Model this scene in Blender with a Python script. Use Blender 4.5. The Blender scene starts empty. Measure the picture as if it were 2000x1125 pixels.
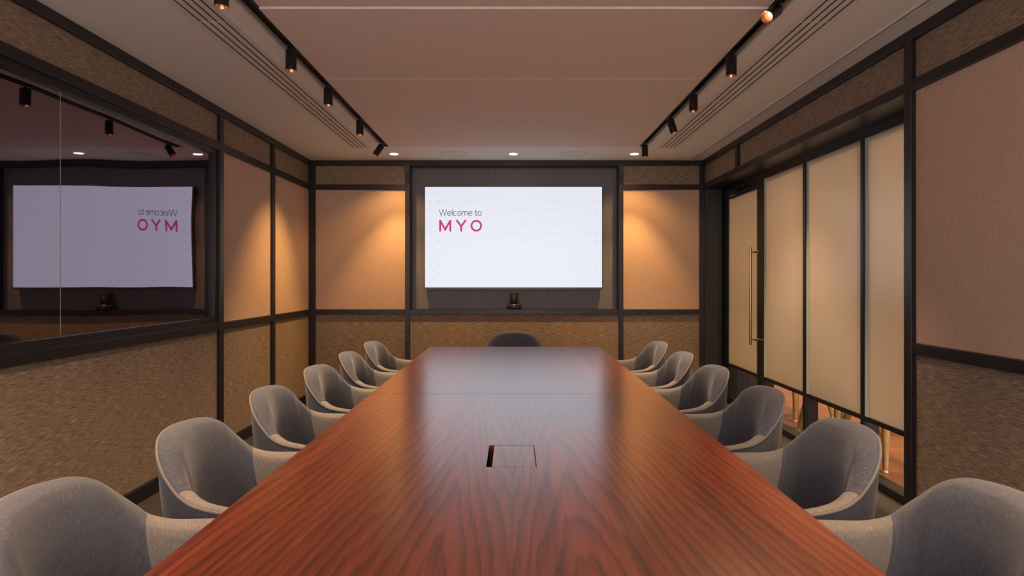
import bpy, bmesh, math, random
from mathutils import Vector, Matrix
random.seed(7)
S = bpy.context.scene
COL = S.collection
PI = math.pi

# ------------------------------------------------------------------ camera
F = 1250.0; VX, VY = 1004.0, 545.0; CZ = 1.266
cam_d = bpy.data.cameras.new('camera'); cam = bpy.data.objects.new('camera', cam_d)
COL.objects.link(cam); S.camera = cam
cam.location = (0, 0, CZ); cam.rotation_euler = (PI/2, 0, 0)
cam_d.sensor_width = 36; cam_d.lens = F*36/2000
cam_d.shift_x = (1000-VX)/2000; cam_d.shift_y = -(562.5-VY)/2000
cam_d.clip_start = 0.03
# ------------------------------------------------------------------ world + exposure
w = bpy.data.worlds.new('world'); S.world = w; w.use_nodes = True
w.node_tree.nodes['Background'].inputs[0].default_value = (1.0, 0.88, 0.82, 1)
w.node_tree.nodes['Background'].inputs[1].default_value = 2.7
S.view_settings.view_transform = 'Standard'; S.view_settings.look = 'None'
S.view_settings.exposure = 0.0; S.view_settings.gamma = 1; S.view_settings.use_curve_mapping = False
# light levels
E_SPOT = 120; E_DOWN = 155; E_CORR = 58; E_TV = .96
WARM = (1.0, 0.66, 0.38); AMBER = (1.0, 0.55, 0.17)

# ------------------------------------------------------------------ materials
class NT:
    def __init__(s, name):
        s.m = bpy.data.materials.new(name); s.m.use_nodes = True
        s.t = s.m.node_tree; s.n = s.t.nodes; s.b = s.n['Principled BSDF']; s.out = s.n['Material Output']
    def new(s, t, **k):
        n = s.n.new(t)
        for a, v in k.items(): setattr(n, a, v)
        return n
    def link(s, a, b): s.t.links.new(a, b)
    def coord(s, kind='Object', scale=(1,1,1), loc=(0,0,0)):
        c = s.new('ShaderNodeTexCoord'); m = s.new('ShaderNodeMapping')
        m.inputs['Scale'].default_value = scale; m.inputs['Location'].default_value = loc
        s.link(c.outputs[kind], m.inputs[0]); return m.outputs[0]
    def noise(s, vec, scale=1, detail=3, rough=.6, dist=0):
        n = s.new('ShaderNodeTexNoise'); n.inputs['Scale'].default_value = scale
        n.inputs['Detail'].default_value = detail; n.inputs['Roughness'].default_value = rough
        n.inputs['Distortion'].default_value = dist
        s.link(vec, n.inputs['Vector']); return n.outputs[0]
    def ramp(s, fac, stops):
        r = s.new('ShaderNodeValToRGB'); e = r.color_ramp.elements
        while len(e) < len(stops): e.new(.5)
        for i, (p, c) in enumerate(stops):
            e[i].position = p; e[i].color = (*c, 1)
        s.link(fac, r.inputs[0]); return r.outputs[0]
    def mix(s, f, a, b, mode='MIX'):
        m = s.new('ShaderNodeMix', data_type='RGBA', blend_type=mode)
        for i, v in ((0, f), (6, a), (7, b)):
            if hasattr(v, 'links') or isinstance(v, bpy.types.NodeSocket): s.link(v, m.inputs[i])
            elif i == 0: m.inputs[0].default_value = v
            else: m.inputs[i].default_value = (*v, 1)
        return m.outputs[2]
    def math(s, op, a, b=None):
        m = s.new('ShaderNodeMath', operation=op)
        for i, v in ((0, a), (1, b)):
            if v is None: continue
            if isinstance(v, bpy.types.NodeSocket): s.link(v, m.inputs[i])
            else: m.inputs[i].default_value = v
        return m.outputs[0]
    def bump(s, h, strength=.3, dist=.002):
        b = s.new('ShaderNodeBump'); b.inputs['Strength'].default_value = strength; b.inputs['Distance'].default_value = dist
        s.link(h, b.inputs['Height']); s.link(b.outputs[0], s.b.inputs['Normal'])
    def set(s, **k):
        for a, v in k.items():
            i = s.b.inputs[a.replace('_', ' ')]
            if isinstance(v, bpy.types.NodeSocket): s.link(v, i)
            elif isinstance(v, tuple) and len(v) == 3: i.default_value = (*v, 1)
            else: i.default_value = v
        return s

def plain(name, col, rough=.5, **k):
    return NT(name).set(Base_Color=col, Roughness=rough, **k).m

def emit(name, col, st):
    n = NT(name).set(Base_Color=(0,0,0), Roughness=.4, Emission_Color=col); n.b.inputs['Emission Strength'].default_value = st
    return n.m

def hz(n, hs, zs, kind='Object'):
    """wall coordinate: (x+y) along the wall, z up"""
    c = n.new('ShaderNodeTexCoord'); sp = n.new('ShaderNodeSeparateXYZ'); n.link(c.outputs[kind], sp.inputs[0])
    h = n.math('ADD', sp.outputs[0], sp.outputs[1])
    cb = n.new('ShaderNodeCombineXYZ')
    n.link(n.math('MULTIPLY', h, hs), cb.inputs[0]); n.link(n.math('MULTIPLY', sp.outputs[2], zs), cb.inputs[2])
    return cb.outputs[0]

def m_grass():
    n = NT('grasscloth')
    a = n.noise(hz(n, 18, 760), 1, 2, .6); b = n.noise(hz(n, 11, 400), 1, 2, .6); c = n.noise(hz(n, 1.5, 1.5), 1, 2, .5)
    f = n.math('ADD', n.math('MULTIPLY', a, .62), n.math('MULTIPLY', b, .38))
    col = n.ramp(f, [(.37, (.06, .046, .038)), (.49, (.235, .17, .125)), (.60, (.53, .39, .28))])
    col = n.mix(n.math('MULTIPLY', c, .25), col, (.2, .15, .1))
    n.set(Base_Color=col, Roughness=.75); n.bump(f, .5, .003); return n.m

def m_linen(name, base, dark):
    n = NT(name)
    a = n.noise(hz(n, 330, 14), 1, 2, .6); b = n.noise(hz(n, 14, 330), 1, 2, .6)
    f = n.math('MULTIPLY', n.math('ADD', a, b), .5)
    col = n.ramp(f, [(.36, dark), (.56, base)])
    n.set(Base_Color=col, Roughness=.85); n.bump(f, .25, .001); return n.m

def m_trim(name='dark_stained_wood', col=(.011, .009, .012), col2=(.019, .016, .021), rough=.34):
    n = NT(name)
    a = n.noise(hz(n, 260, 3), 1, 3, .6)
    n.set(Base_Color=n.ramp(a, [(.35, col), (.65, col2)]), Roughness=rough); n.bump(a, .12, .001); return n.m

def m_ceil_fabric():
    n = NT('ceiling_fabric')
    a = n.noise(n.coord('Object', (10, 260, 10)), 1, 2, .6); b = n.noise(n.coord('Object', (260, 10, 10)), 1, 2, .6)
    f = n.math('MULTIPLY', n.math('ADD', a, b), .5)
    n.set(Base_Color=n.ramp(f, [(.35, (.74, .62, .565)), (.6, (.84, .71, .655))]), Roughness=.85); n.bump(f, .15, .001); return n.m

def m_chair(name, base, tan, blue):
    n = NT(name)
    a = n.noise(n.coord('UV', (420, 50, 1)), 1, 2, .7); b = n.noise(n.coord('UV', (50, 420, 1)), 1, 2, .7)
    g = n.noise(n.coord('UV', (150, 150, 1)), 1, 3, .8)
    col = n.mix(n.ramp(a, [(.44, (0,0,0)), (.62, (1,1,1))]), base, tan)
    col = n.mix(n.ramp(b, [(.44, (0,0,0)), (.64, (1,1,1))]), col, blue)
    col = n.mix(n.math('MULTIPLY', g, .5), col, base)
    f = n.math('ADD', a, b)
    n.set(Base_Color=col, Roughness=.9, Sheen_Weight=.25, Sheen_Roughness=.4); n.bump(f, .45, .0015); return n.m

def m_table():
    n = NT('walnut_veneer')
    c = n.new('ShaderNodeTexCoord'); sp = n.new('ShaderNodeSeparateXYZ'); n.link(c.outputs['Object'], sp.inputs[0])
    # book-matched cathedral figure, grain running along the table
    ax = n.math('SUBTRACT', n.math('ABSOLUTE', n.math('ADD', sp.outputs[0], .005)), .145)
    cb = n.new('ShaderNodeCombineXYZ')
    n.link(n.math('MULTIPLY', sp.outputs[0], 5.5), cb.inputs[0]); n.link(n.math('MULTIPLY', sp.outputs[1], .55), cb.inputs[1]); cb.inputs[2].default_value = 3.3
    w_ = n.noise(cb.outputs[0], 1, 5, .6)
    rr = n.math('SQRT', n.math('ADD', n.math('MULTIPLY', n.math('MULTIPLY', ax, ax), 10), .006))
    rr = n.math('ADD', rr, n.math('ADD', n.math('MULTIPLY', sp.outputs[1], .32), n.math('MULTIPLY', w_, .42)))
    s1 = n.math('FRACT', n.math('MULTIPLY', rr, 11))
    lines = n.ramp(s1, [(0, (.55,.55,.55)), (.12, (.1,.1,.1)), (.5, (.3,.3,.3)), (.9, (1,1,1)), (.98, (.8,.8,.8))])
    fine = n.noise(n.coord('Object', (170, 3.0, 1)), 1, 4, .65)
    mid = n.noise(n.coord('Object', (38, .7, 1)), 1, 4, .6)
    broad = n.noise(n.coord('Object', (7, .45, 1)), 1, 3, .55, .3)
    f = n.math('ADD', n.math('MULTIPLY', lines, .17), n.math('ADD', n.math('MULTIPLY', fine, .30), n.math('ADD', n.math('MULTIPLY', mid, .30), n.math('MULTIPLY', broad, .35))))
    col = n.ramp(f, [(.42, (.34, .072, .025)), (.52, (.245, .048, .018)), (.62, (.165, .031, .013)), (.72, (.085, .017, .008))])
    n.set(Base_Color=col, Roughness=.28, Specular_IOR_Level=.35, Coat_Weight=1.0, Coat_Roughness=.22, Coat_IOR=1.58)
    return n.m

def m_carpet():
    n = NT('carpet'); a = n.noise(n.coord('Object', (180, 180, 180)), 1, 3, .7)
    n.set(Base_Color=n.ramp(a, [(.35, (.022, .018, .017)), (.65, (.065, .052, .048))]), Roughness=.95); n.bump(a, .6, .004); return n.m

def m_parquet():
    n = NT('oak_parquet')
    br = n.new('ShaderNodeTexBrick'); n.link(n.coord('Object', (1, 1, 1)), br.inputs[0])
    br.inputs['Scale'].default_value = 1; br.inputs['Brick Width'].default_value = .9; br.inputs['Row Height'].default_value = .12
    br.inputs['Mortar Size'].default_value = .0012
    br.inputs['Color1'].default_value = (.42, .17, .07, 1); br.inputs['Color2'].default_value = (.27, .10, .04, 1); br.inputs['Mortar'].default_value = (.12, .06, .03, 1)
    g = n.noise(n.coord('Object', (3, 55, 1)), 1, 4, .6, .6)
    col = n.mix(n.math('MULTIPLY', g, .85), br.outputs[0], (.17, .06, .022), 'MIX')
    n.set(Base_Color=col, Roughness=.4); return n.m

def m_oak():
    n = NT('oak_wood'); g = n.noise(n.coord('Object', (90, 90, 5)), 1, 3, .6)
    n.set(Base_Color=n.ramp(g, [(.35, (.36, .2, .075)), (.65, (.56, .34, .14))]), Roughness=.45); return n.m

def m_darkglass():
    n = NT('smoked_glass')
    w_ = n.noise(n.coord('Object', (1, 1.1, 1.3)), 1, 1, .4)
    b = n.new('ShaderNodeBump'); b.inputs['Strength'].default_value = .35; b.inputs['Distance'].default_value = .012
    n.link(w_, b.inputs['Height'])
    g = n.new('ShaderNodeBsdfGlossy'); g.inputs['Color'].default_value = (.86, .73, .88, 1); g.inputs['Roughness'].default_value = .02
    n.link(b.outputs[0], g.inputs['Normal'])
    d = n.new('ShaderNodeBsdfDiffuse'); d.inputs['Color'].default_value = (.004, .004, .005, 1)
    mx = n.new('ShaderNodeMixShader')
    fr = n.new('ShaderNodeFresnel'); fr.inputs[0].default_value = 2.5
    mm = n.math('MINIMUM', n.math('MULTIPLY', fr.outputs[0], 1.6), .9)
    n.link(mm, mx.inputs[0]); n.link(d.outputs[0], mx.inputs[1]); n.link(g.outputs[0], mx.inputs[2])
    n.link(mx.outputs[0], n.out.inputs[0]); return n.m

def m_frost():
    n = NT('frosted_film')
    c = hz(n, 1, 1)
    v = n.new('ShaderNodeTexVoronoi'); v.inputs['Randomness'].default_value = 0; v.inputs['Scale'].default_value = 110; n.link(c, v.inputs['Vector'])
    pat = n.ramp(v.outputs['Distance'], [(.3, (.72, .67, .58)), (.42, (.63, .585, .51))])
    d = n.new('ShaderNodeBsdfDiffuse'); t = n.new('ShaderNodeBsdfTranslucent'); g = n.new('ShaderNodeBsdfGlossy')
    n.link(pat, d.inputs[0]); n.link(pat, t.inputs[0]); g.inputs['Roughness'].default_value = .27
    m1 = n.new('ShaderNodeMixShader'); m1.inputs[0].default_value = .5
    n.link(d.outputs[0], m1.inputs[1]); n.link(t.outputs[0], m1.inputs[2])
    fr = n.new('ShaderNodeFresnel'); fr.inputs[0].default_value = 1.65; ge = n.new('ShaderNodeNewGeometry')
    m2 = n.new('ShaderNodeMixShader'); n.link(n.math('MULTIPLY', fr.outputs[0], n.math('SUBTRACT', 1.0, ge.outputs['Backfacing'])), m2.inputs[0]); n.link(m1.outputs[0], m2.inputs[1]); n.link(g.outputs[0], m2.inputs[2])
    n.link(m2.outputs[0], n.out.inputs[0]); return n.m

def m_clear(name='clear_glass', tint=(.93, .97, .95)):
    n = NT(name)
    t = n.new('ShaderNodeBsdfTransparent'); t.inputs[0].default_value = (*tint, 1)
    g = n.new('ShaderNodeBsdfGlossy'); g.inputs['Roughness'].default_value = .02
    fr = n.new('ShaderNodeFresnel'); fr.inputs[0].default_value = 1.45; ge = n.new('ShaderNodeNewGeometry')
    m2 = n.new('ShaderNodeMixShader'); n.link(n.math('MULTIPLY', fr.outputs[0], n.math('SUBTRACT', 1.0, ge.outputs['Backfacing'])), m2.inputs[0]); n.link(t.outputs[0], m2.inputs[1]); n.link(g.outputs[0], m2.inputs[2])
    n.link(m2.outputs[0], n.out.inputs[0]); return n.m

M = dict(
    grass=m_grass(), linen=m_linen('linen_fabric', (.63, .44, .33), (.48, .325, .235)),
    trim=m_trim(), niche=m_trim('niche_wood', (.125, .118, .132), (.22, .208, .232), .45),
    plaster=plain('white_plaster', (.84, .81, .76), .8), cfab=m_ceil_fabric(),
    shell=m_chair('chair_shell_fabric_shaded', (.075, .09, .12), (.22, .18, .145), (.085, .125, .18)),  # darker, bluer copy of the chair fabric for the shaded outside
    back=m_chair('chair_back_fabric_shaded', (.076, .082, .112), (.19, .165, .15), (.075, .10, .16)),  # same fabric, with the shade inside the tub put into its colour
    arm=m_chair('chair_arm_fabric_lit', (.22, .190, .165), (.42, .32, .235), (.19, .215, .245)),  # same fabric, lighter and tan: warm lamp light on the arms painted in
    piping=plain('piping_fabric', (.22, .20, .19), .9),
    table=m_table(), carpet=m_carpet(), parquet=m_parquet(), oak=m_oak(),
    dglass=m_darkglass(), frost=m_frost(), clear=m_clear(),
    edge=plain('glass_edge', (.50, .64, .59), .3),
    jamb=m_trim('jamb_wood', (.026, .026, .025), (.036, .036, .034), .45),
    black=plain('black_metal', (.012, .012, .013), .38, Metallic=.3),
    blackp=plain('black_plastic', (.02, .02, .02), .45),
    slot=plain('slot_black', (.09, .075, .075), .8),
    bezel=plain('tv_bezel', (.06, .06, .065), .3, Metallic=.6),
    copper=plain('copper_baffle', (.75, .40, .22), .3, Metallic=1.0),
    brass=plain('brass', (.62, .40, .22), .24, Metallic=1.0),
    white=plain('white_enamel', (.75, .74, .70), .5),
    speaker=plain('speaker_grille', (.74, .72, .66), .7),
    lens=emit('lamp_lens', (1, .80, .50), 14), lens2=emit('lamp_lens_dim', (1, .66, .40), 2.6),
    corrwall=plain('corridor_wall', (.66, .58, .48), .8),
    device=plain('device_grey', (.045, .038, .04), .3, Metallic=.5), chrome=plain('chrome', (.7, .7, .72), .15, Metallic=1.0),
    felt=plain('stool_felt', (.22, .2, .19), .9), inside=plain('dark_wood_inside', (.22, .085, .035), .5),
)
def screen_mat():
    n = NT('screen_picture').set(Base_Color=(0, 0, 0), Roughness=.25)
    k = F/(6.677+.05); c = n.new('ShaderNodeTexCoord'); sp = n.new('ShaderNodeSeparateXYZ'); n.link(c.outputs['Object'], sp.inputs[0])
    u = n.math('MULTIPLY', n.math('SUBTRACT', sp.outputs[0], (841.2-VX)/k), k/15.44)      # column number
    v = n.math('MULTIPLY', n.math('SUBTRACT', CZ-(377.4-VY)/k, sp.outputs[2]), k/15.64)   # row number
    ru = n.math('ROUND', u); rv = n.math('ROUND', v); du = n.math('SUBTRACT', u, ru); dv = n.math('SUBTRACT', v, rv)
    d = n.math('SQRT', n.math('ADD', n.math('MULTIPLY', du, du), n.math('MULTIPLY', dv, dv)))
    dot = n.math('LESS_THAN', d, .042)
    def inside(a, lo, hi): return n.math('MULTIPLY', n.math('GREATER_THAN', a, lo), n.math('LESS_THAN', a, hi))
    txt = n.math('MULTIPLY', inside(ru, .5, 7.5), inside(rv, 1.5, 5.5))
    ok = n.math('MULTIPLY', n.math('MULTIPLY', inside(ru, -.5, 21.5), inside(rv, -.5, 11.5)), n.math('SUBTRACT', 1.0, txt))
    col = n.mix(n.math('MULTIPLY', dot, ok), (.80, .825, .92), (.16, .16, .22))
    n.link(col, n.b.inputs['Emission Color']); n.b.inputs['Emission Strength'].default_value = E_TV
    return n.m
M['screen'] = screen_mat()
M['pink'] = emit('pink_pixels', (.60, .035, .17), E_TV); M['greytext'] = emit('grey_pixels', (.035, .035, .07), E_TV)

# ------------------------------------------------------------------ mesh helpers
class MB:
    def __init__(s): s.v = []; s.f = []; s.uv = None
    def box(s, x0, x1, y0, y1, z0, z1):
        b = len(s.v); s.v += [(x, y, z) for z in (z0, z1) for y in (y0, y1) for x in (x0, x1)]
        s.f += [tuple(b+i for i in q) for q in ((0,2,3,1), (4,5,7,6), (0,1,5,4), (2,6,7,3), (0,4,6,2), (1,3,7,5))]; return s
    def lathe(s, prof, seg=32, mat=None, cap0=True, cap1=True):
        b = len(s.v); mat = mat or Matrix()
        for r, z in prof:
            for i in range(seg):
                a = 2*PI*i/seg; s.v.append(tuple(mat @ Vector((r*math.cos(a), r*math.sin(a), z))))
        for j in range(len(prof)-1):
            for i in range(seg):
                k = (i+1) % seg
                s.f.append((b+j*seg+i, b+j*seg+k, b+(j+1)*seg+k, b+(j+1)*seg+i))
        if cap0: s.f.append(tuple(b+i for i in reversed(range(seg))))
        if cap1: s.f.append(tuple(b+(len(prof)-1)*seg+i for i in range(seg)))
        return s
    def tube(s, pts, rad, seg=10, closed=False):
        pts = [Vector(p) for p in pts]; n = len(pts); b = len(s.v)
        for i, p in enumerate(pts):
            t = (pts[(i+1) % n if closed else min(i+1, n-1)] - pts[(i-1) if (closed or i) else 0]).normalized()
            u = t.cross(Vector((0,0,1)));  u = u if u.length > 1e-3 else t.cross(Vector((1,0,0)))
            u.normalize(); q = t.cross(u)
            r = rad[i] if isinstance(rad, (list, tuple)) else rad
            for k in range(seg):
                a = 2*PI*k/seg; s.v.append(tuple(p + u*math.cos(a)*r + q*math.sin(a)*r))
        for i in range(n if closed else n-1):
            j = (i+1) % n
            for k in range(seg):
                l = (k+1) % seg; s.f.append((b+i*seg+k, b+i*seg+l, b+j*seg+l, b+j*seg+k))
        if not closed:
            s.f.append(tuple(b+k for k in reversed(range(seg)))); s.f.append(tuple(b+(n-1)*seg+k for k in range(seg)))
        return s
    def build(s, name, mat, parent=None, smooth=False, bevel=0, kind=None, uv=None, subsurf=0):
        me = bpy.data.meshes.new(name); me.from_pydata(s.v, [], s.f); me.materials.append(mat)
        if uv:
            l = me.uv_layers.new(name='UVMap')
            for lp in me.loops: l.data[lp.index].uv = uv[lp.vertex_index]
        bm = bmesh.new(); bm.from_mesh(me); bmesh.ops.recalc_face_normals(bm, faces=bm.faces)
        if bevel:
            bmesh.ops.bevel(bm, geom=list(bm.edges), offset=bevel, segments=2, affect='EDGES', profile=.5)
        bm.to_mesh(me); bm.free()
        if smooth:
            for p in me.polygons: p.use_smooth = True
            if smooth != 'full':
                try: me.set_sharp_from_angle(angle=math.radians(40))
                except Exception: pass
        o = bpy.data.objects.new(name, me); COL.objects.link(o)
        if parent: o.parent = parent
        if kind: o['kind'] = kind
        return o

def box(*a): return MB().box(*a)
def tag(o, label, cat, group=None):
    o['label'] = label; o['category'] = cat
    if group: o['group'] = group
    return o
def thing(name, label, cat, loc=(0,0,0), rz=0, group=None):
    o = bpy.data.objects.new(name, None); COL.objects.link(o); o.location = loc; o.rotation_euler = (0,0,rz)
    o.empty_display_size = .1
    return tag(o, label, cat, group)
def struct(name, loc=(0,0,0)):
    o = bpy.data.objects.new(name, None); COL.objects.link(o); o.location = loc; o['kind'] = 'structure'; o.empty_display_size = .1; return o
def copy_tree(o, parent=None):
    c = o.copy(); COL.objects.link(c)
    if parent is not None: c.parent = parent
    for ch in list(o.children): copy_tree(ch, c)
    return c

# ------------------------------------------------------------------ room data
XL, XR, YB, ZC = -2.137, 1.985, 6.677, 2.5
Y0 = -1.2                                    # room is modelled from here
PR = .022                                    # trims stand this proud of the panels
Z_UP = (2.195, 2.25); Z_MID = (.897, .95); Z_TOP = 2.446; Z_SK = .085
NX0, NX1, NE = -1.084, 1.090, .13            # television niche
XG = 2.19                                    # glass line of the door front

# ---- structure: floor, ceiling
box(XL-.1, XG-.013, Y0, YB+.3, -.1, 0).build('floor', M['carpet'], kind='structure')
TR = 1.166; TG = 1.24; TY = 5.967            # track channel
c = MB()
c.box(XL-.1, -TG, Y0, YB+.3, ZC, ZC+.12); c.box(TG, XR+.3, Y0, YB+.3, ZC, ZC+.12)
c.box(-TG, TG, TY, YB+.3, ZC, ZC+.12); c.box(-TG, TG, Y0, TY, ZC+.065, ZC+.12)
ceil = c.build('ceiling', M['plaster'], kind='structure')
ys = [Y0, -.14, .88, 1.90, 2.92, 3.945, 4.976, TY]
for i in range(len(ys)-1):
    z = ZC+.009 if ys[i+1] <= 2.93 else ZC
    box(-TR, TR, ys[i]+.004, ys[i+1]-.004, z, ZC+.06).build('fabric_panel', M['cfab'], ceil, bevel=.0015)
# ---- back wall
wb = MB(); wb.box(XL-.2, NX0, YB, YB+.3, 0, ZC); wb.box(NX1, XG+.35, YB, YB+.3, 0, ZC)
wb.box(NX0, NX1, YB, YB+.3, 0, Z_MID[0]); wb.box(NX0, NX1, YB, YB+.3, Z_TOP-.002, ZC); wb.box(NX0, NX1, YB+NE+.02, YB+.3, Z_MID[0], Z_TOP)
wback = wb.build('wall_back', M['trim'], kind='structure')
box(NX0, NX1, YB+NE, YB+NE+.02, Z_MID[1], Z_TOP).build('niche_panel', M['niche'], wback)
for (a, b) in ((-2.067, -1.134), (1.137, 1.930)):
    box(a, b, YB-.004, YB+.01, Z_UP[1], Z_TOP).build('grasscloth_panel', M['grass'], wback)
    box(a, b, YB-.006, YB+.01, Z_MID[1], Z_UP[0]).build('fabric_panel', M['linen'], wback, bevel=.002)
for (a, b) in ((-2.067, -1.134), (-1.084, 1.09), (1.137, 1.930)):
    box(a, b, YB-.004, YB+.01, Z_SK, Z_MID[0]).build('grasscloth_panel', M['grass'], wback)
# trims on the back wall
box(XL, XR, YB-PR-.004, YB+.01, Z_TOP, ZC).build('trim_1', M['trim'], kind='structure', bevel=.002)
box(-2.137, -2.067, YB-PR-.003, YB+.01, 0, Z_TOP).build('trim_2', M['trim'], kind='structure', bevel=.002)
box(-1.134, NX0, YB-PR-.003, YB+.01, 0, Z_TOP).build('trim_3', M['trim'], kind='structure', bevel=.002)
box(NX1, 1.137, YB-PR-.003, YB+.01, 0, Z_TOP).build('trim_4', M['trim'], kind='structure', bevel=.002)
box(1.930, XR, YB-PR-.003, YB+.01, 0, Z_TOP).build('trim_5', M['trim'], kind='structure', bevel=.002)
box(-2.067, -1.134, YB-PR, YB+.01, *Z_UP).build('trim_6', M['trim'], kind='structure', bevel=.002)
box(1.137, 1.930, YB-PR, YB+.01, *Z_UP).build('trim_7', M['trim'], kind='structure', bevel=.002)
box(-2.067, -1.134, YB-PR, YB+.01, *Z_MID).build('trim_8', M['trim'], kind='structure', bevel=.002)
box(NX0, NX1, YB-PR, YB+NE+.01, *Z_MID).build('trim_9', M['trim'], kind='structure', bevel=.002)
box(1.137, 1.930, YB-PR, YB+.01, *Z_MID).build('trim_10', M['trim'], kind='structure', bevel=.002)
box(XL, XR, YB-PR, YB+.01, 0, Z_SK).build('baseboard_back', M['trim'], kind='structure', bevel=.002)

# ---- left wall
GY1 = 4.606                                  # dark glass ends at the first post
PY = [(4.606, 4.661), (5.612, 5.667)]
W0 = Y0
wl = MB(); wl.box(XL-.2, XL-.004, W0, YB, 0, Z_MID[1]); wl.box(XL-.2, XL-.004, W0, YB, Z_UP[0], ZC)
wl.box(XL-.2, XL-.004, GY1, YB, Z_MID[1], Z_UP[0]); wl.box(XL-.2, XL-.09, W0, GY1, Z_MID[1], Z_UP[0])
wleft = wl.build('wall_left', M['trim'], kind='structure')
segs = [(W0, PY[0][0]), (PY[0][1], PY[1][0]), (PY[1][1], YB-PR)]
for i, (a, b) in enumerate(segs):
    box(XL-.01, XL, a, b, Z_UP[1], Z_TOP).build('grasscloth_panel', M['grass'], wleft)
    box(XL-.01, XL, a, b, Z_SK, Z_MID[0]).build('grasscloth_panel', M['grass'], wleft)
    if i: box(XL-.01, XL+.002, a, b, Z_MID[1], Z_UP[0]).build('fabric_panel', M['linen'], wleft, bevel=.002)
q = XL+PR
box(XL-.01, q+.004, W0, YB, Z_TOP, ZC).build('trim_11', M['trim'], kind='structure', bevel=.002)
box(XL-.01, q, W0, YB-PR, *Z_UP).build('trim_12', M['trim'], kind='structure', bevel=.002)
box(XL-.01, q, W0, YB-PR, *Z_MID).build('trim_13', M['trim'], kind='structure', bevel=.002)
for k, (a, b) in enumerate(PY):
    box(XL-.01, q+.003, a, b, Z_SK, Z_TOP).build('trim_%d' % (14+k), M['trim'], kind='structure', bevel=.002)
box(XL-.01, q, W0, YB-PR, 0, Z_SK).build('baseboard_left', M['trim'], kind='structure', bevel=.002)
# dark glass in the left wall
win = struct('window_1')
fz0, fz1 = .992, 2.158; gx = XL-.018
f = MB(); f.box(XL-.06, XL+.004, W0, GY1, Z_MID[1], fz0); f.box(XL-.06, XL+.004, W0, GY1, fz1, Z_UP[0]); f.box(XL-.06, XL+.004, GY1-.045, GY1, fz0, fz1)
f.build('window_frame', M['trim'], win)
GS = 3.04
p = box(gx-.012, gx, GS+.0025, GY1-.045, fz0, fz1).build('pane', M['dglass'], win)
p = box(gx-.012, gx+.0003, W0, GS-.0025, fz0, fz1).build('pane', M['dglass'], win)
box(gx-.011, gx-.0008, GS-.0025, GS+.0025, fz0, fz1).build('glass_joint', M['edge'], win)

# ---- right wall
RY0, RY1 = 3.160, 3.220                      # post by the glazed front
wr = MB(); wr.box(XR+.004, XR+.16, Y0, RY0, 0, ZC); wr.box(XR+.004, XG+.10, RY0, YB, Z_UP[0]+.012, ZC)
wright = wr.build('wall_right', M['trim'], kind='structure')
box(XR, XR+.01, Y0, RY0, Z_UP[1], Z_TOP).build('grasscloth_panel', M['grass'], wright)
box(XR, XR+.01, RY1, 5.626, Z_UP[1], Z_TOP).build('grasscloth_panel', M['grass'], wright)
box(XR, XR+.01, 5.685, YB-PR, Z_UP[1], Z_TOP).build('grasscloth_panel', M['grass'], wright)
box(XR-.002, XR+.01, Y0, RY0, Z_MID[1], Z_UP[0]).build('fabric_panel', M['linen'], wright, bevel=.002)
box(XR, XR+.01, Y0, RY0, Z_SK, Z_MID[0]).build('grasscloth_panel', M['grass'], wright)
q = XR-PR
box(q-.004, XR+.01, Y0, YB-.03, Z_TOP, ZC).build('trim_16', M['trim'], kind='structure', bevel=.002)
box(q, XR+.01, Y0, RY0, *Z_UP).build('trim_17', M['trim'], kind='structure', bevel=.002)
box(q, XG+.09, RY1, YB-.03, *Z_UP).build('trim_18', M['trim'], kind='structure', bevel=.002)
box(q-.003, XG+.09, RY0, RY1, 0, Z_TOP).build('trim_19', M['trim'], kind='structure', bevel=.002)
box(q-.002, XR+.01, 5.626, 5.685, Z_UP[1], Z_TOP).build('trim_20', M['trim'], kind='structure', bevel=.002)
box(q, XR+.01, Y0, RY0, *Z_MID).build('trim_21', M['trim'], kind='structure', bevel=.002)
box(q, XR+.01, Y0, RY0, 0, Z_SK).build('baseboard_right', M['trim'], kind='structure', bevel=.002)
# jamb return at the far end of the recess
j = MB().box(XR+.001, XG-.03, YB-.035, YB, 0, Z_UP[0]); j.box(XR+.03, XG-.06, YB-.045, YB-.035, .05, Z_UP[0]-.06)
j.build('trim_22', M['jamb'], kind='structure', bevel=.002)

# ------------------------------------------------------------------ glazed front
XF0, XF1 = XG, XG+.085
def glazed(name, y0, y1, top, post):
    s_ = struct(name)
    f = MB()
    f.box(XG-.012, XF1, y0, y0+post, 0, top)                     # near mullion
    f.box(XG-.012, XG+.03, y0+post, y1, .385, .413)             # transom under the frosted part
    f.box(XG-.012, XF1, y0+post, y1, 0, .05)
    f.box(XG-.012, XF1, y0+post, y1, top-.03, top)
    f.build('frame', M['black'], s_)
    box(XG, XG+.010, y0+post, y1-.0, .413, top-.03).build('frosted_pane', M['frost'], s_)
    box(XG, XG+.006, y0+post, y1, .05, .385).build('clear_pane', M['clear'], s_)
    box(XG-.004, XG, y1-.04, y1, .413, top-.03).build('glass_edge', M['edge'], s_)
    return s_
glazed('window_2', 3.221, 3.99, 2.17, .02)
glazed('window_3', 3.99, 4.787, 2.17, .035)
glazed('window_4', 4.787, 5.598, 2.17, .042)
hd = MB(); hd.box(XG-.012, XF1, 3.221, YB-.035, 2.17, Z_UP[0]); hd.box(XG-.012, XF1, 5.598, 5.665, 0, 2.17); hd.box(XG-.02, XF1, 6.535, YB-.036, 0, 2.17); hd.box(XG-.012, XF1, 5.665, 6.535, 2.125, 2.17)
hd.build('trim_23', M['black'], kind='structure')
d = struct('door_1')
f = MB(); a, b = 5.669, 6.531
f.box(XG-.012, XG+.03, a, a+.07, .01, 2.12); f.box(XG-.012, XG+.03, b-.02, b, .01, 2.12)
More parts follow.
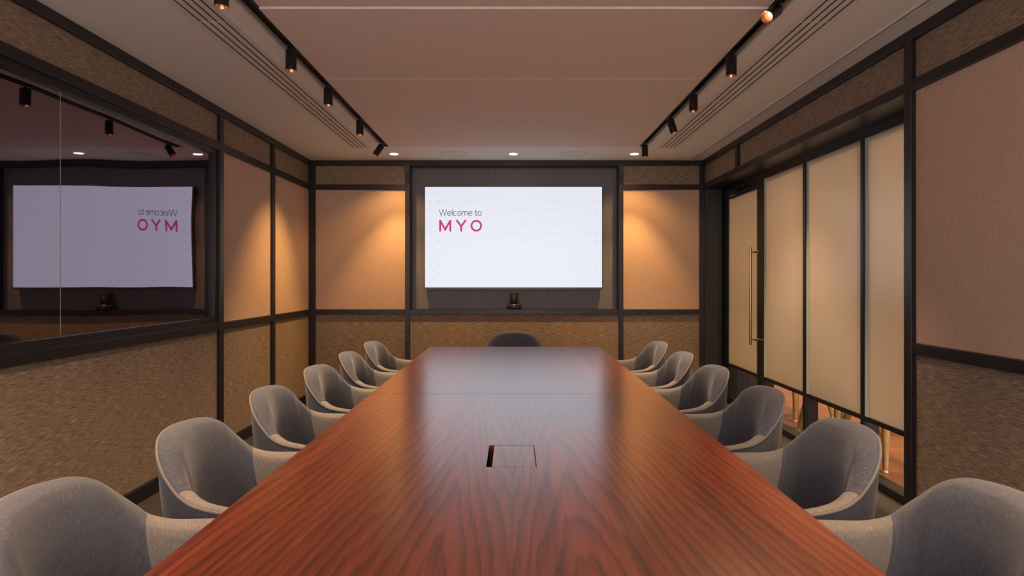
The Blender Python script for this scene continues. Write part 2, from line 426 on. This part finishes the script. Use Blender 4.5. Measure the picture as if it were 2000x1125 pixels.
f.box(XG-.012, XG+.03, a+.07, b-.02, 2.075, 2.12); f.box(XG-.012, XG+.03, a+.07, b-.02, .01, .07); f.box(XG-.012, XG+.03, a+.07, b-.02, .385, .413)
f.build('door_frame', M['black'], d)
box(XG, XG+.01, a+.07, b-.02, .413, 2.075).build('frosted_pane', M['frost'], d)
box(XG, XG+.006, a+.07, b-.02, .07, .385).build('clear_pane', M['clear'], d)
box(XG-.004, XG, b-.045, b-.02, .413, 2.075).build('glass_edge', M['edge'], d)
h = MB().tube([(XG-.085, 5.70, .68), (XG-.085, 5.70, 1.55)], .0105, 14).build('door_handle', M['brass'], d, smooth=True); h['label'] = 'long brass bar handle'
for z in (.725, 1.505):
    MB().tube([(XG-.012, 5.70, z), (XG-.085, 5.70, z)], .008, 12).lathe([(.018, 0), (.018, .006)], 20, Matrix.Translation((XG-.012, 5.70, z)) @ Matrix.Rotation(-PI/2, 4, 'Y')).build('handle_mount', M['brass'], h, smooth=True)
dc = MB().box(XG-.07, XG-.012, 6.20, 6.46, 2.085, 2.135).box(XG-.05, XG-.03, 5.95, 6.3, 2.137, 2.15).build('door_closer', M['black'], d, bevel=.003)

# ------------------------------------------------------------------ corridor beyond the glass
box(XG-.013, 6.2, 1.0, 10.5, -.1, -.0).build('floor_corridor', M['parquet'], kind='structure')
box(6.2, 6.3, 1.0, 10.5, 0, 2.8).build('wall_corridor', M['corrwall'], kind='structure')
box(XG+.35, 6.3, 10.5, 10.6, 0, 2.8).build('wall_corridor_end', M['corrwall'], kind='structure')
box(XG+.10, 6.3, 1.0, 10.6, 2.6, 2.7).build('ceiling_corridor', M['plaster'], kind='structure')
box(XG+.10, XG+.2, 1.0, 10.6, Z_UP[1], 2.6).build('wall_corridor_header', M['corrwall'], kind='structure')
box(XR+.161, XG+.2, 1.0, RY0-.002, 0, Z_UP[1]).build('wall_corridor_side', M['corrwall'], kind='structure')
def area(name, loc, size, e, col, rot=(0,0,0), sy=None):
    l = bpy.data.lights.new(name, 'AREA'); l.energy = e; l.color = col; l.size = size
    if sy: l.shape = 'RECTANGLE'; l.size_y = sy
    o = bpy.data.objects.new(name, l); o.location = loc; o.rotation_euler = rot; COL.objects.link(o); return o
for ky, y in enumerate((3.3, 5.0, 7.0)):
    lf = thing('ceiling_light', 'round corridor ceiling light behind the frosted glass, ' + ('nearest the camera', 'middle one', 'farthest from the camera')[ky], 'ceiling light', (3.3, y, 2.6), 0, 'corridor ceiling lights')
    MB().lathe([(.20, 0), (.20, -.03), (.17, -.035)], 32).build('light_body', M['white'], lf)
    MB().lathe([(.165, -.036), (.165, -.04)], 32).build('diffuser', M['lens2'], lf)
    o = area('corridor_lamp', (0, 0, -.05), .3, E_CORR, (1.0, .68, .42)); o.parent = lf
    l = bpy.data.lights.new('corridor_floor_fill', 'SPOT'); l.energy = 42; l.color = (1, .66, .4); l.spot_size = math.radians(95); l.spot_blend = .8; l.shadow_soft_size = .05  # extra spot without its own fitting, added to brighten the floor by the glass
    o = bpy.data.objects.new('corridor_floor_fill', l); COL.objects.link(o); o.parent = lf; o.location = (-.4, 0, -.05)

def wood_chair(label, x, y, rz, first=[None]):
    if first[0] is None:
        t = thing('wooden_leg_chair', label, 'chair', (x, y, 0), rz, 'wooden legged chairs beyond the glass')
        MB().lathe([(.16, .43), (.22, .44), (.24, .46), (.235, .49), (.2, .505)], 28).build('seat', M['felt'], t, smooth=True)
        pts = []
        bk = MB(); n_ = 14
        for i in range(n_+1):
            a_ = PI*.5 + PI*(i/n_)
            for z, r in ((.48, .235), (.62, .25), (.78, .255)): bk.v.append((r*math.cos(a_), r*math.sin(a_), z))
            for z, r in ((.78, .23), (.62, .225), (.48, .21)): bk.v.append((r*math.cos(a_), r*math.sin(a_), z))
        for i in range(n_):
            for k in range(6):
                l_ = (k+1) % 6; bk.f.append((i*6+k, i*6+l_, (i+1)*6+l_, (i+1)*6+k))
        bk.f.append(tuple(range(6))); bk.f.append(tuple(n_*6+k for k in range(6)))
        bk.build('backrest', M['felt'], t, smooth=True)
        for sx, sy in ((1,1), (1,-1), (-1,1), (-1,-1)):
            l_ = MB().tube([(sx*.14, sy*.14, .44), (sx*.18, sy*.18, .22), (sx*.215, sy*.215, .015)], [.029, .024, .016], 14).build('leg', M['oak'], t, smooth=True)
            MB().tube([(sx*.2148, sy*.2148, .016), (sx*.2175, sy*.2175, 0.0005)], [.0165, .0165], 14).build('foot_cap', M['white'], l_, smooth=True)
        first[0] = t; return t
    t = copy_tree(first[0]); t.location = (x, y, 0); t.rotation_euler = (0, 0, rz); t['label'] = label; return t
wood_chair('oak legged chair beyond the glass pane nearest the camera', 2.58, 4.44, .25)
wood_chair('oak legged chair beyond the middle glass pane', 2.62, 5.15, .25)
wood_chair('oak legged chair beyond the glass pane next to the door', 2.62, 5.95, .35)
wood_chair('oak legged chair standing farther back in the corridor', 3.2, 5.35, 1.1)

# ------------------------------------------------------------------ television
TVY = YB+.05; ks = F/TVY
def tx(x): return (x-VX)/ks
def tz(y): return CZ-(y-VY)/ks
tv = thing('television', 'large wall television showing a white welcome slide with pink letters', 'television', (0, TVY, 0))
sx0, sx1, sz0, sz1 = tx(830.2), tx(1175.8), tz(561.3), tz(365)
box(tx(829), tx(1177), .004, .06, tz(565.3), tz(363.8)).build('housing', M['bezel'], tv, bevel=.003)
fr = MB()
fr.box(tx(829), sx0, -.004, .004, tz(565), tz(364)); fr.box(sx1, tx(1177), -.004, .004, tz(565), tz(364)); fr.box(sx0, sx1, -.004, .004, sz1, tz(364)); fr.box(sx0, sx1, -.004, .004, tz(565.3), sz0)
fr.build('bezel', M['bezel'], tv)
box(sx0, sx1, 0, .003, sz0, sz1).build('screen', M['screen'], tv)
box(tx(1003)-.13, tx(1003)+.13, .06, .078, tz(470), tz(440)).build('wall_bracket', M['black'], tv)
box(tx(987), tx(1002), -.006, -.004, tz(563.8), tz(562.5)).build('logo_plate', M['bezel'], tv)
def stroke(mb, pts, w_, ox, oz, s_, closed=False):
    pts = [Vector((ox+x*s_, oz+z*s_)) for x, z in pts]; n_ = len(pts); b_ = len(mb.v); hw = w_/2
    for i in range(n_):
        a_ = pts[i-1] if (i or closed) else None; c_ = pts[(i+1) % n_] if (i < n_-1 or closed) else None; p_ = pts[i]
        d1 = (p_-a_).normalized() if a_ is not None else (c_-p_).normalized(); d2 = (c_-p_).normalized() if c_ is not None else d1
        t = (d1+d2); t = t.normalized() if t.length > 1e-4 else d1
        nrm = Vector((-t.y, t.x)); k = hw/max(.35, abs(nrm.dot(Vector((-d1.y, d1.x)))))
        for sg in (1, -1): mb.v.append((p_.x+nrm.x*k*sg, -.0009, p_.y+nrm.y*k*sg))
    for i in range(n_ if closed else n_-1):
        j_ = (i+1) % n_; mb.f.append((b_+2*i, b_+2*i+1, b_+2*j_+1, b_+2*j_))
def arc(cx, cz, rx, rz_, a0, a1, n_=18): return [(cx+rx*math.cos(math.radians(a0+(a1-a0)*i/n_)), cz+rz_*math.sin(math.radians(a0+(a1-a0)*i/n_))) for i in range(n_+1)]
G = {  # light geometric sans: x-height .7, cap 1
 'W': (1.12, [[(0,1),(.29,0),(.56,.98),(.83,0),(1.12,1)]]),
 'e': (.56, [[(.02,.37),(.54,.37)] , arc(.28,.35,.26,.35,2,315)]),
 'l': (.04, [[(.02,0),(.02,1.02)]]),
 'c': (.52, [arc(.28,.35,.26,.35,45,315)]),
 'o': (.56, [arc(.28,.35,.26,.35,0,360)]),
 'm': (.86, [[(.02,0),(.02,.7)], arc(.22,.47,.20,.23,180,0)+[(.42,0)], arc(.63,.47,.21,.23,180,0)+[(.84,0)]]),
 't': (.30, [[(.13,.92),(.13,.14)]+arc(.25,.14,.12,.13,180,290,8), [(0,.68),(.3,.68)]]),
 ' ': (.14, [])}
wt = MB(); cap = (tz(409)-tz(421.3)); x = tx(857.8); zb = tz(421.3); tot = sum(G[k][0]+.125 for k in 'Welcome to')-.125
adv = (tx(940.5)-tx(857.8))/(tot*cap)
for k in 'Welcome to':
    w_, st = G[k]
    for s_ in st: stroke(wt, [(px*adv, pz) for px, pz in s_], .0064, x, zb, cap)
    x += (w_+.125)*cap*adv
wt.build('welcome_text', M['greytext'], tv)
mt = MB(); z0, z1 = tz(452.3), tz(429.6); hh = z1-z0; sw = .0205; U = lambda px: tx(px)
def st2(p, cl=False): stroke(mt, p, sw, 0, 0, 1, cl)
xa, xb_ = U(859.6), U(879.6)
st2([(xa, z0), (xa, z1)]); st2([(xb_, z0), (xb_, z1)]); st2([(xa, z1-.006), ((xa+xb_)/2, z0+.022), (xb_, z1-.006)])
xa, xb_ = U(891.5), U(910); xm = (xa+xb_)/2
st2([(xa, z1), (xm, z0+hh*.45), (xb_, z1)]); st2([(xm, z0), (xm, z0+hh*.47)])
cx_, r_ = U(930.3), (U(941.6)-U(919))/2-sw/2
st2([(cx_+r_*math.cos(2*PI*i/40), (z0+z1)/2+(r_+.001)*math.sin(2*PI*i/40)) for i in range(40)], True)
mt.build('letters', M['pink'], tv)

# conference camera on the ledge
cv = thing('conference_camera', 'small dark cylindrical conference camera on the ledge under the television', 'camera', (tx(1004), YB+.04, Z_MID[1]))
MB().lathe([(.071, 0), (.075, .006), (.075, .040), (.070, .047)], 40).build('base', M['device'], cv, smooth=True)
MB().lathe([(.030, .047), (.030, .052), (.037, .053)], 32).build('neck', M['chrome'], cv, smooth=True)
MB().lathe([(.037, .053), (.0405, .058), (.0405, .168), (.037, .174)], 40).build('camera_body', M['device'], cv, smooth=True)
MB().tube([(0, .03, .172), (.0, .062, .178), (.004, .078, .16), (.006, .08, .05)], .003, 8).build('cable', M['blackp'], cv, smooth=True)

# ------------------------------------------------------------------ table
TZ = .735; TX0, TX1 = -.663, .668; TF = 5.03; SEAM = .531*F/(769-VY)
tb = thing('conference_table', 'long reddish walnut conference table with a flush cable hatch', 'table', (0, 0, 0))
HX0, HX1 = -.063, .062; HY0, HY1 = .531*F/(912.3-VY), .531*F/(869.5-VY)
def rounded_top(y0, y1, hole=None, far=False):
    t = .038; mb = MB()
    if hole:
        hx0, hx1, hy0, hy1 = hole
        mb.box(TX0, hx0, y0, y1, TZ-t, TZ); mb.box(hx1, TX1, y0, y1, TZ-t, TZ)
        mb.box(hx0, hx1, y0, hy0, TZ-t, TZ); mb.box(hx0, hx1, hy1, y1, TZ-t, TZ)
    else:
        r = .02; pts = [(TX0, y0), (TX1, y0)] + [(TX1-r+r*math.cos(a), y1-r+r*math.sin(a)) for a in [i*PI/12 for i in range(7)]] + [(TX0+r-r*math.sin(a), y1-r+r*math.cos(a)) for a in [i*PI/12 for i in range(7)]]
        n_ = len(pts); mb.v = [(x, y, z) for z in (TZ-t, TZ) for x, y in pts]
        mb.f = [tuple(reversed(range(n_))), tuple(range(n_, 2*n_))] + [(i, (i+1) % n_, n_+(i+1) % n_, n_+i) for i in range(n_)]
    return mb
nearY = .80
rounded_top(nearY, SEAM-.0022, (HX0-.016, HX1+.002, HY0, HY1)).build('tabletop', M['table'], tb)
rounded_top(SEAM+.0022, TF).build('tabletop', M['table'], tb)
hl = box(HX0+.0, HX1, HY0+.003, HY1-.002, TZ-.02, TZ-.0005).build('cable_hatch_lid', M['table'], tb, bevel=.0008)
hb = MB(); hb.box(HX0-.016, HX1+.002, HY0, HY1, TZ-.09, TZ-.085); hb.box(HX0-.020, HX0-.016, HY0, HY1, TZ-.09, TZ-.002); hb.box(HX1+.002, HX1+.006, HY0, HY1, TZ-.09, TZ-.002)
hb.build('cable_box', M['inside'], tb)
for y in (1.5, 2.9, 4.35):
    mb = MB().box(-.22, .22, y-.05, y+.05, .03, TZ-.038); mb.box(-.30, .30, y-.16, y+.16, 0, .03)
    mb.build('pedestal_leg', M['black'], tb, bevel=.004)

# ------------------------------------------------------------------ chairs
def crom(P, n_):
    out = []; m = len(P)
    for i in range(m-1):
        p0, p1, p2, p3 = P[max(i-1, 0)], P[i], P[i+1], P[min(i+2, m-1)]
        for k in range(n_):
            t = k/n_
            out.append(tuple(.5*((2*b) + (-a+c_)*t + (2*a-5*b+4*c_-d_)*t*t + (-a+3*b-3*c_+d_)*t**3) for a, b, c_, d_ in zip(p0, p1, p2, p3)))
    out.append(tuple(P[-1])); return out
RIM = [(-.207, 0, .812), (-.200, .07, .810), (-.184, .13, .802), (-.166, .170, .785), (-.146, .200, .760), (-.118, .224, .726), (-.090, .238, .697), (-.070, .2445, .678), (-.038, .258, .662), (.002, .273, .652), (.078, .295, .646), (.18, .305, .644), (.32, .285, .644)]
BAS = [(x*.62+.02, y*.72, .34) for x, y, z in RIM]
INN = [(-.112+(x+.207)*.78, y*.80, .43) for x, y, z in RIM]
def mirror(P): return [(x, -y, z) for x, y, z in reversed(P[1:])] + P
ND = 4
R_, B_, I_ = (crom(mirror(P), ND) for P in (RIM, BAS, INN))
NS = len(R_)
def section(i):
    R = Vector(R_[i]); B = Vector(B_[i]); I = Vector(I_[i])
    t = Vector(R_[min(i+1, NS-1)]) - Vector(R_[max(i-1, 0)]); t.z = 0; t.normalize()
    n_ = Vector((-t.y, t.x, 0)); ctr = Vector((.08, 0, R.z))-R; ctr.z = 0
    if n_.dot(ctr) < 0: n_ = -n_
    n_ = (n_*.6+ctr.normalized()*.4).normalized()
    k = min(1, max(0, (R.z-.66)/.12)); T = .052+.012*k
    up = Vector((0, 0, 1))
    outer = []
    for j in range(9):
        s_ = j/8; p = B.lerp(R, s_) - n_*(.030*math.sin(PI*s_)*(1-.3*s_)); outer.append(p)
    top = [R + n_*.004 + up*.004]
    for j in range(1, 8):
        a_ = PI*j/8
        top.append(R + n_*(T*.5*(1-math.cos(a_))+.002) + up*(.016*math.sin(a_)**.8 - .012*(1-math.cos(a_))*.5))
    last = top[-1]; inner = []
    d0 = Vector((0, 0, -1)); L = (last-I).length
    p1 = last + d0*L*.35 + n_*(.018+.03*k); p2 = I + up*L*.35 + n_*.006
    for j in range(1, 13):
        s_ = j/12; inner.append(last*(1-s_)**3 + p1*3*s_*(1-s_)**2 + p2*3*s_*s_*(1-s_) + I*s_**3)
    return outer, [R] + top + inner
SEC = [section(i) for i in range(NS)]
def strip(i0, i1, which, name, mat, parent, groove=0.0, caps=()):
    mb = MB(); n_ = len(SEC[0][which]); uv = []
    al = 0.0
    for i in range(i0, i1+1):
        if i > i0: al += (Vector(R_[i])-Vector(R_[i-1])).length
        dl = 0.0; sec = SEC[i][which]
        for j, p in enumerate(sec):
            if j: dl += (p-sec[j-1]).length
            q_ = p.copy()
            mb.v.append(tuple(q_)); uv.append((al, dl))
    for i in range(i1-i0):
        for j in range(n_-1):
            a_ = i*n_+j; mb.f.append((a_, a_+1, a_+n_+1, a_+n_))
    return mb.build(name, mat, parent, smooth='full', uv=uv)
S1 = ND*5; S2 = NS-1-S1          # seams between arms and back
def make_chair():
    t = thing('tub_chair', '', 'chair')
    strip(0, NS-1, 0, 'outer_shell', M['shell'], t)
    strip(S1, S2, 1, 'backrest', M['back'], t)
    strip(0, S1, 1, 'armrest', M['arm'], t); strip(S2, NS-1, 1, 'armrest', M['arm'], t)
    MB().tube([Vector(p)+Vector((0, 0, .003)) for p in R_], .0042, 8).build('piping', M['piping'], t, smooth=True)
    for i in (S1, S2):
        s_ = SEC[i][1]; MB().tube([p for p in s_], .0022, 6).build('seam', M['back'], t, smooth=True)
    # arm fronts
    for i, sg in ((0, -1), (NS-1, 1)):
        loop = SEC[i][0] + SEC[i][1][1:]; n_ = len(loop); mb = MB()
        cen = sum(loop, Vector())/n_
        mb.v = [tuple(p) for p in loop] + [tuple(p.lerp(cen, .12)+Vector((.018, 0, 0))) for p in loop]
        mb.f = [(k, (k+1) % n_, n_+(k+1) % n_, n_+k) for k in range(n_)] + [tuple(range(n_, 2*n_))]
        mb.build('arm_front', M['shell'], t, smooth=True, uv=[(v[1], v[2]) for v in mb.v])
    # seat cushion and underside
    ring = [Vector(p) for p in I_]; ring += [Vector((.325, y, .43)) for y in (.17, .1, .03, -.03, -.1, -.17)]
    n_ = len(ring); mb = MB(); cen = Vector((.08, 0, 0))
    for z, k in ((.37, .90), (.42, 1.0), (.455, 1.0), (.474, .97), (.484, .9), (.490, .5), (.491, .05)):
        for p in ring: q_ = cen.lerp(p, k); mb.v.append((q_.x, q_.y, z))
    for j in range(6):
        for k in range(n_):
            l_ = (k+1) % n_; mb.f.append((j*n_+k, j*n_+l_, (j+1)*n_+l_, (j+1)*n_+k))
    mb.f.append(tuple(reversed(range(n_)))); mb.f.append(tuple(6*n_+k for k in range(n_)))
    mb.build('seat', M['back'], t, smooth=True, uv=[(v[0], v[1]) for v in mb.v])
    ring = [Vector(p) for p in B_]; n_ = len(ring); mb = MB()
    mb.v = [(p.x, p.y, .34) for p in ring] + [(p.x*.93, p.y*.93, .315) for p in ring]
    mb.f = [(k, (k+1) % n_, n_+(k+1) % n_, n_+k) for k in range(n_)] + [tuple(range(n_, 2*n_)), tuple(reversed(range(n_)))]
    mb.build('underside', M['shell'], t, smooth=True, uv=[(v[0], v[1]) for v in mb.v])
    for sx, sy in ((1,1), (1,-1), (-1,1), (-1,-1)):
        MB().tube([(sx*.11+.01, sy*.13, .33), (sx*.17+.01, sy*.19, .0)], [.014, .010], 12).build('leg', M['black'], t, smooth=True)
    return t
proto = make_chair()
ordl = ['nearest the camera', 'second from the camera', 'third from the camera', 'fourth from the camera', 'fifth from the camera', 'farthest from the camera']
cy = [1.345, 1.975, 2.615, 3.265, 3.885, 4.535]
rot_l = [0, 0, .02, -.03, .03, -.04]; rot_r = [0, .0, -.02, .03, -.02, .05]
first = True
for i, y in enumerate(cy):
    t = proto if first else copy_tree(proto); first = False
    t.location = (-.842, y, 0); t.rotation_euler = (0, 0, rot_l[i])
    t['label'] = 'grey-blue fabric tub chair on the left of the table, ' + ordl[i]; t['group'] = 'tub chairs around the conference table'
for i, y in enumerate(cy):
    t = copy_tree(proto); t.location = (.862, y-.01, 0); t.rotation_euler = (0, 0, PI+rot_r[i])
    t['label'] = 'grey-blue fabric tub chair on the right of the table, ' + ordl[i]
t = copy_tree(proto); t.location = (0, 5.225, 0); t.rotation_euler = (0, 0, -PI/2); t['label'] = 'tub chair at the far head of the table below the television'

# ------------------------------------------------------------------ ceiling fixtures
def spot(name, e, col, size, blend=.6, r=.02):
    l = bpy.data.lights.new(name, 'SPOT'); l.energy = e; l.color = col; l.spot_size = math.radians(size); l.spot_blend = blend; l.shadow_soft_size = r
    o = bpy.data.objects.new(name, l); COL.objects.link(o); return o
for sg, side in ((-1, 'left'), (1, 'right')):
    xs = sorted((sg*(TR+.003), sg*(TR+.041)))
    tr = thing('lighting_track', 'long black lighting track in the %s ceiling slot' % side, 'lighting track', (0, 0, ZC), 0, 'ceiling lighting tracks')
    mb = MB(); a_, b_ = xs
    mb.box(a_, a_+.006, Y0, TY-.002, .0, .06); mb.box(b_-.006, b_, Y0, TY-.002, .0, .06); mb.box(a_+.006, b_-.006, Y0, TY-.002, .03, .06); mb.box(a_+.006, b_-.006, TY-.012, TY-.002, 0, .03)
    mb.build('rail', M['black'], tr)
    box(a_+.008, a_+.012, Y0, TY-.02, .012, .016).build('conductor', M['slot'], tr)
    # linear air diffuser
    x0, x1 = sg*1.345, sg*1.535; a_, b_ = min(x0, x1), max(x0, x1)
    dv = thing('air_diffuser', 'four-slot white linear air diffuser in the %s side of the ceiling' % side, 'air vent', (0, 0, ZC), 0, 'linear ceiling air diffusers')
    mb = MB(); cxs = [sg*v for v in (1.380, 1.419, 1.458, 1.497)]; cxs.sort(); e = a_
    for cx_ in cxs: mb.box(e, cx_-.0065, Y0, 6.0, -.006, -.0005); e = cx_+.0065
    mb.box(e, b_, Y0, 6.0, -.006, -.0005)
    mb.build('frame', M['white'], dv)
    for cx_ in cxs:
        box(cx_-.0065, cx_+.0065, Y0, 5.985, -.003, -.0008).build('slot', M['slot'], dv)
        box(cx_-.0065, cx_+.0065, 5.985, 6.0, -.006, -.0008).build('end_cap', M['white'], dv)
    box(a_-.006 if sg > 0 else b_, a_ if sg > 0 else b_+.006, Y0, 6.004, -.010, -.0005).build('lip', M['white'], dv)
    mb = MB()
    for y in (3.06, 4.43): mb.box(a_+.01, b_-.01, y-.002, y+.002, -.0068, -.0055)
    mb.build('joint_strip', M['plaster'], dv)
# curtain-style slot on the right
cs = thing('ceiling_slot_trim', 'thin double-grooved ceiling rail along the right wall', 'ceiling rail', (0, 0, ZC))
box(1.822, 1.834, Y0, YB-.03, -.004, -.0006).build('groove', M['slot'], cs)
mb = MB().box(1.812, 1.822, Y0, YB-.03, -.008, -.0005); mb.box(1.834, 1.848, Y0, YB-.03, -.010, -.0005); mb.box(1.858, 1.866, Y0, YB-.03, -.008, -.0005)
mb.build('profile', M['white'], cs)

def track_spot(x, y, aim, label, e, size=78, col=WARM, first=[None]):
    """aim: direction of the beam"""
    if first[0] is None:
        t = thing('track_spotlight', '', 'spotlight')
        # local z: barrel axis, pivot at the origin just under the track
        MB().box(-.012, .012, -.03, .03, -.002, .012).lathe([(.008, -.012), (.008, .0)], 16).build('mount', M['black'], t)
        bd = MB().lathe([(.0275, -.119), (.0285, -.118), (.0285, -.016), (.026, -.012)], 36, cap0=False).lathe([(.007, -.021), (.007, .0)], 12).build('barrel', M['black'], t, smooth=True)
        MB().lathe([(.0276, -.1189), (.0262, -.1189), (.013, -.075)], 36, cap0=False, cap1=False).build('baffle', M['copper'], bd, smooth=True)
        MB().lathe([(.0135, -.0755), (.0135, -.073)], 24).build('lens', M['lens2'], bd)
        first[0] = t
        first.append([c_ for c_ in t.children])
    else:
        t = copy_tree(first[0])
    t.location = (x, y, ZC-.004); t['label'] = label; t['group'] = 'black track spotlights'
    rot = Vector((0, 0, -1)).rotation_difference(Vector(aim).normalized())
    for c_ in t.children:
        if c_.name.startswith('barrel'): c_.rotation_mode = 'QUATERNION'; c_.rotation_quaternion = rot; c_.location.z = -.014 if aim[2] > -.9 else 0
    l = spot('spot_lamp', e, col, size, 1.0 if size > 60 else .7); l.location = Vector((x, y, ZC-.004)) + Vector(aim).normalized()*.116
    l.rotation_mode = 'QUATERNION'; l.rotation_quaternion = Vector((0, 0, -1)).rotation_difference(Vector(aim).normalized())
TX = TR+.022
D = (0, 0, -1)
track_spot(-TX, 2.61, (-.05, 0, -1), 'black spotlight on the left track, nearest the camera', E_SPOT)
track_spot(-TX, 3.41, D, 'black spotlight on the left track, second from the camera', E_SPOT)
track_spot(-TX, 4.09, D, 'black spotlight on the left track, third from the camera', E_SPOT)
track_spot(-TX, 4.93, D, 'black spotlight on the left track, fourth from the camera', E_SPOT)
track_spot(-TX, 5.78, (-.55, -.10, -.85), 'black spotlight tilted towards the left wall at the track end', E_SPOT*1.0, 66, AMBER)
track_spot(TX, 2.88, (-.65, -.55, -.55), 'tilted black spotlight on the right track with its glowing lens showing', E_SPOT)
track_spot(TX, 3.50, D, 'black spotlight on the right track, upright, second from the camera', E_SPOT)
track_spot(TX, 4.24, D, 'black spotlight on the right track, upright, third from the camera', E_SPOT)
track_spot(TX, 4.89, (.30, -.05, -1), 'black spotlight on the right track leaning to the glass wall', E_SPOT)
track_spot(TX, 5.82, (.02, 0, -1), 'black spotlight at the far end of the right track', E_SPOT*.6)
# the tracks go on overhead: unseen lamps added there to light the near chairs
for x in (-TX, TX):
    for y, fb in ((1.7, 'ahead of'), (.8, 'directly beside')):
        track_spot(x, y, (-.1 if x < 0 else .1, 0, -1), 'black spotlight added out of view on the %s track overhead, %s the camera' % ('left' if x < 0 else 'right', fb), E_SPOT)

DLY = 6.31
for x, lb in ((-1.184, 'left of the television'), (-.007, 'above the television'), (1.187, 'right of the television')):
    t = thing('recessed_downlight', 'glowing recessed downlight in the ceiling ' + lb, 'downlight', (x, DLY, ZC), 0, 'recessed downlights by the back wall')
    MB().lathe([(.044, -.0005), (.046, -.003), (.040, -.004)], 36, cap0=False, cap1=False).build('ring', M['white'], t, smooth=True)
    MB().lathe([(.0405, -.0035), (.0405, -.001)], 36).build('lens', M['lens'], t)
    for e_, sz, bl in ((1, 72, .6), (.28, 122, .6)):
        l = spot('downlight_lamp', e_*(E_DOWN), AMBER, sz, bl, .025); l.location = (0, 0, -.006); l.parent = t
for x, lb in ((-.596, 'left'), (.590, 'right')):
    t = thing('ceiling_speaker', 'flat round ceiling speaker to the %s of the middle downlight' % lb, 'speaker', (x, 6.31, ZC), 0, 'round ceiling speakers')
    MB().lathe([(.142, -.0005), (.142, -.005), (.134, -.007), (.132, -.005)], 48, cap0=False, cap1=False).build('rim', M['speaker'], t, smooth=True)
    MB().lathe([(.132, -.0055), (.132, -.001)], 48).build('grille', M['speaker'], t)
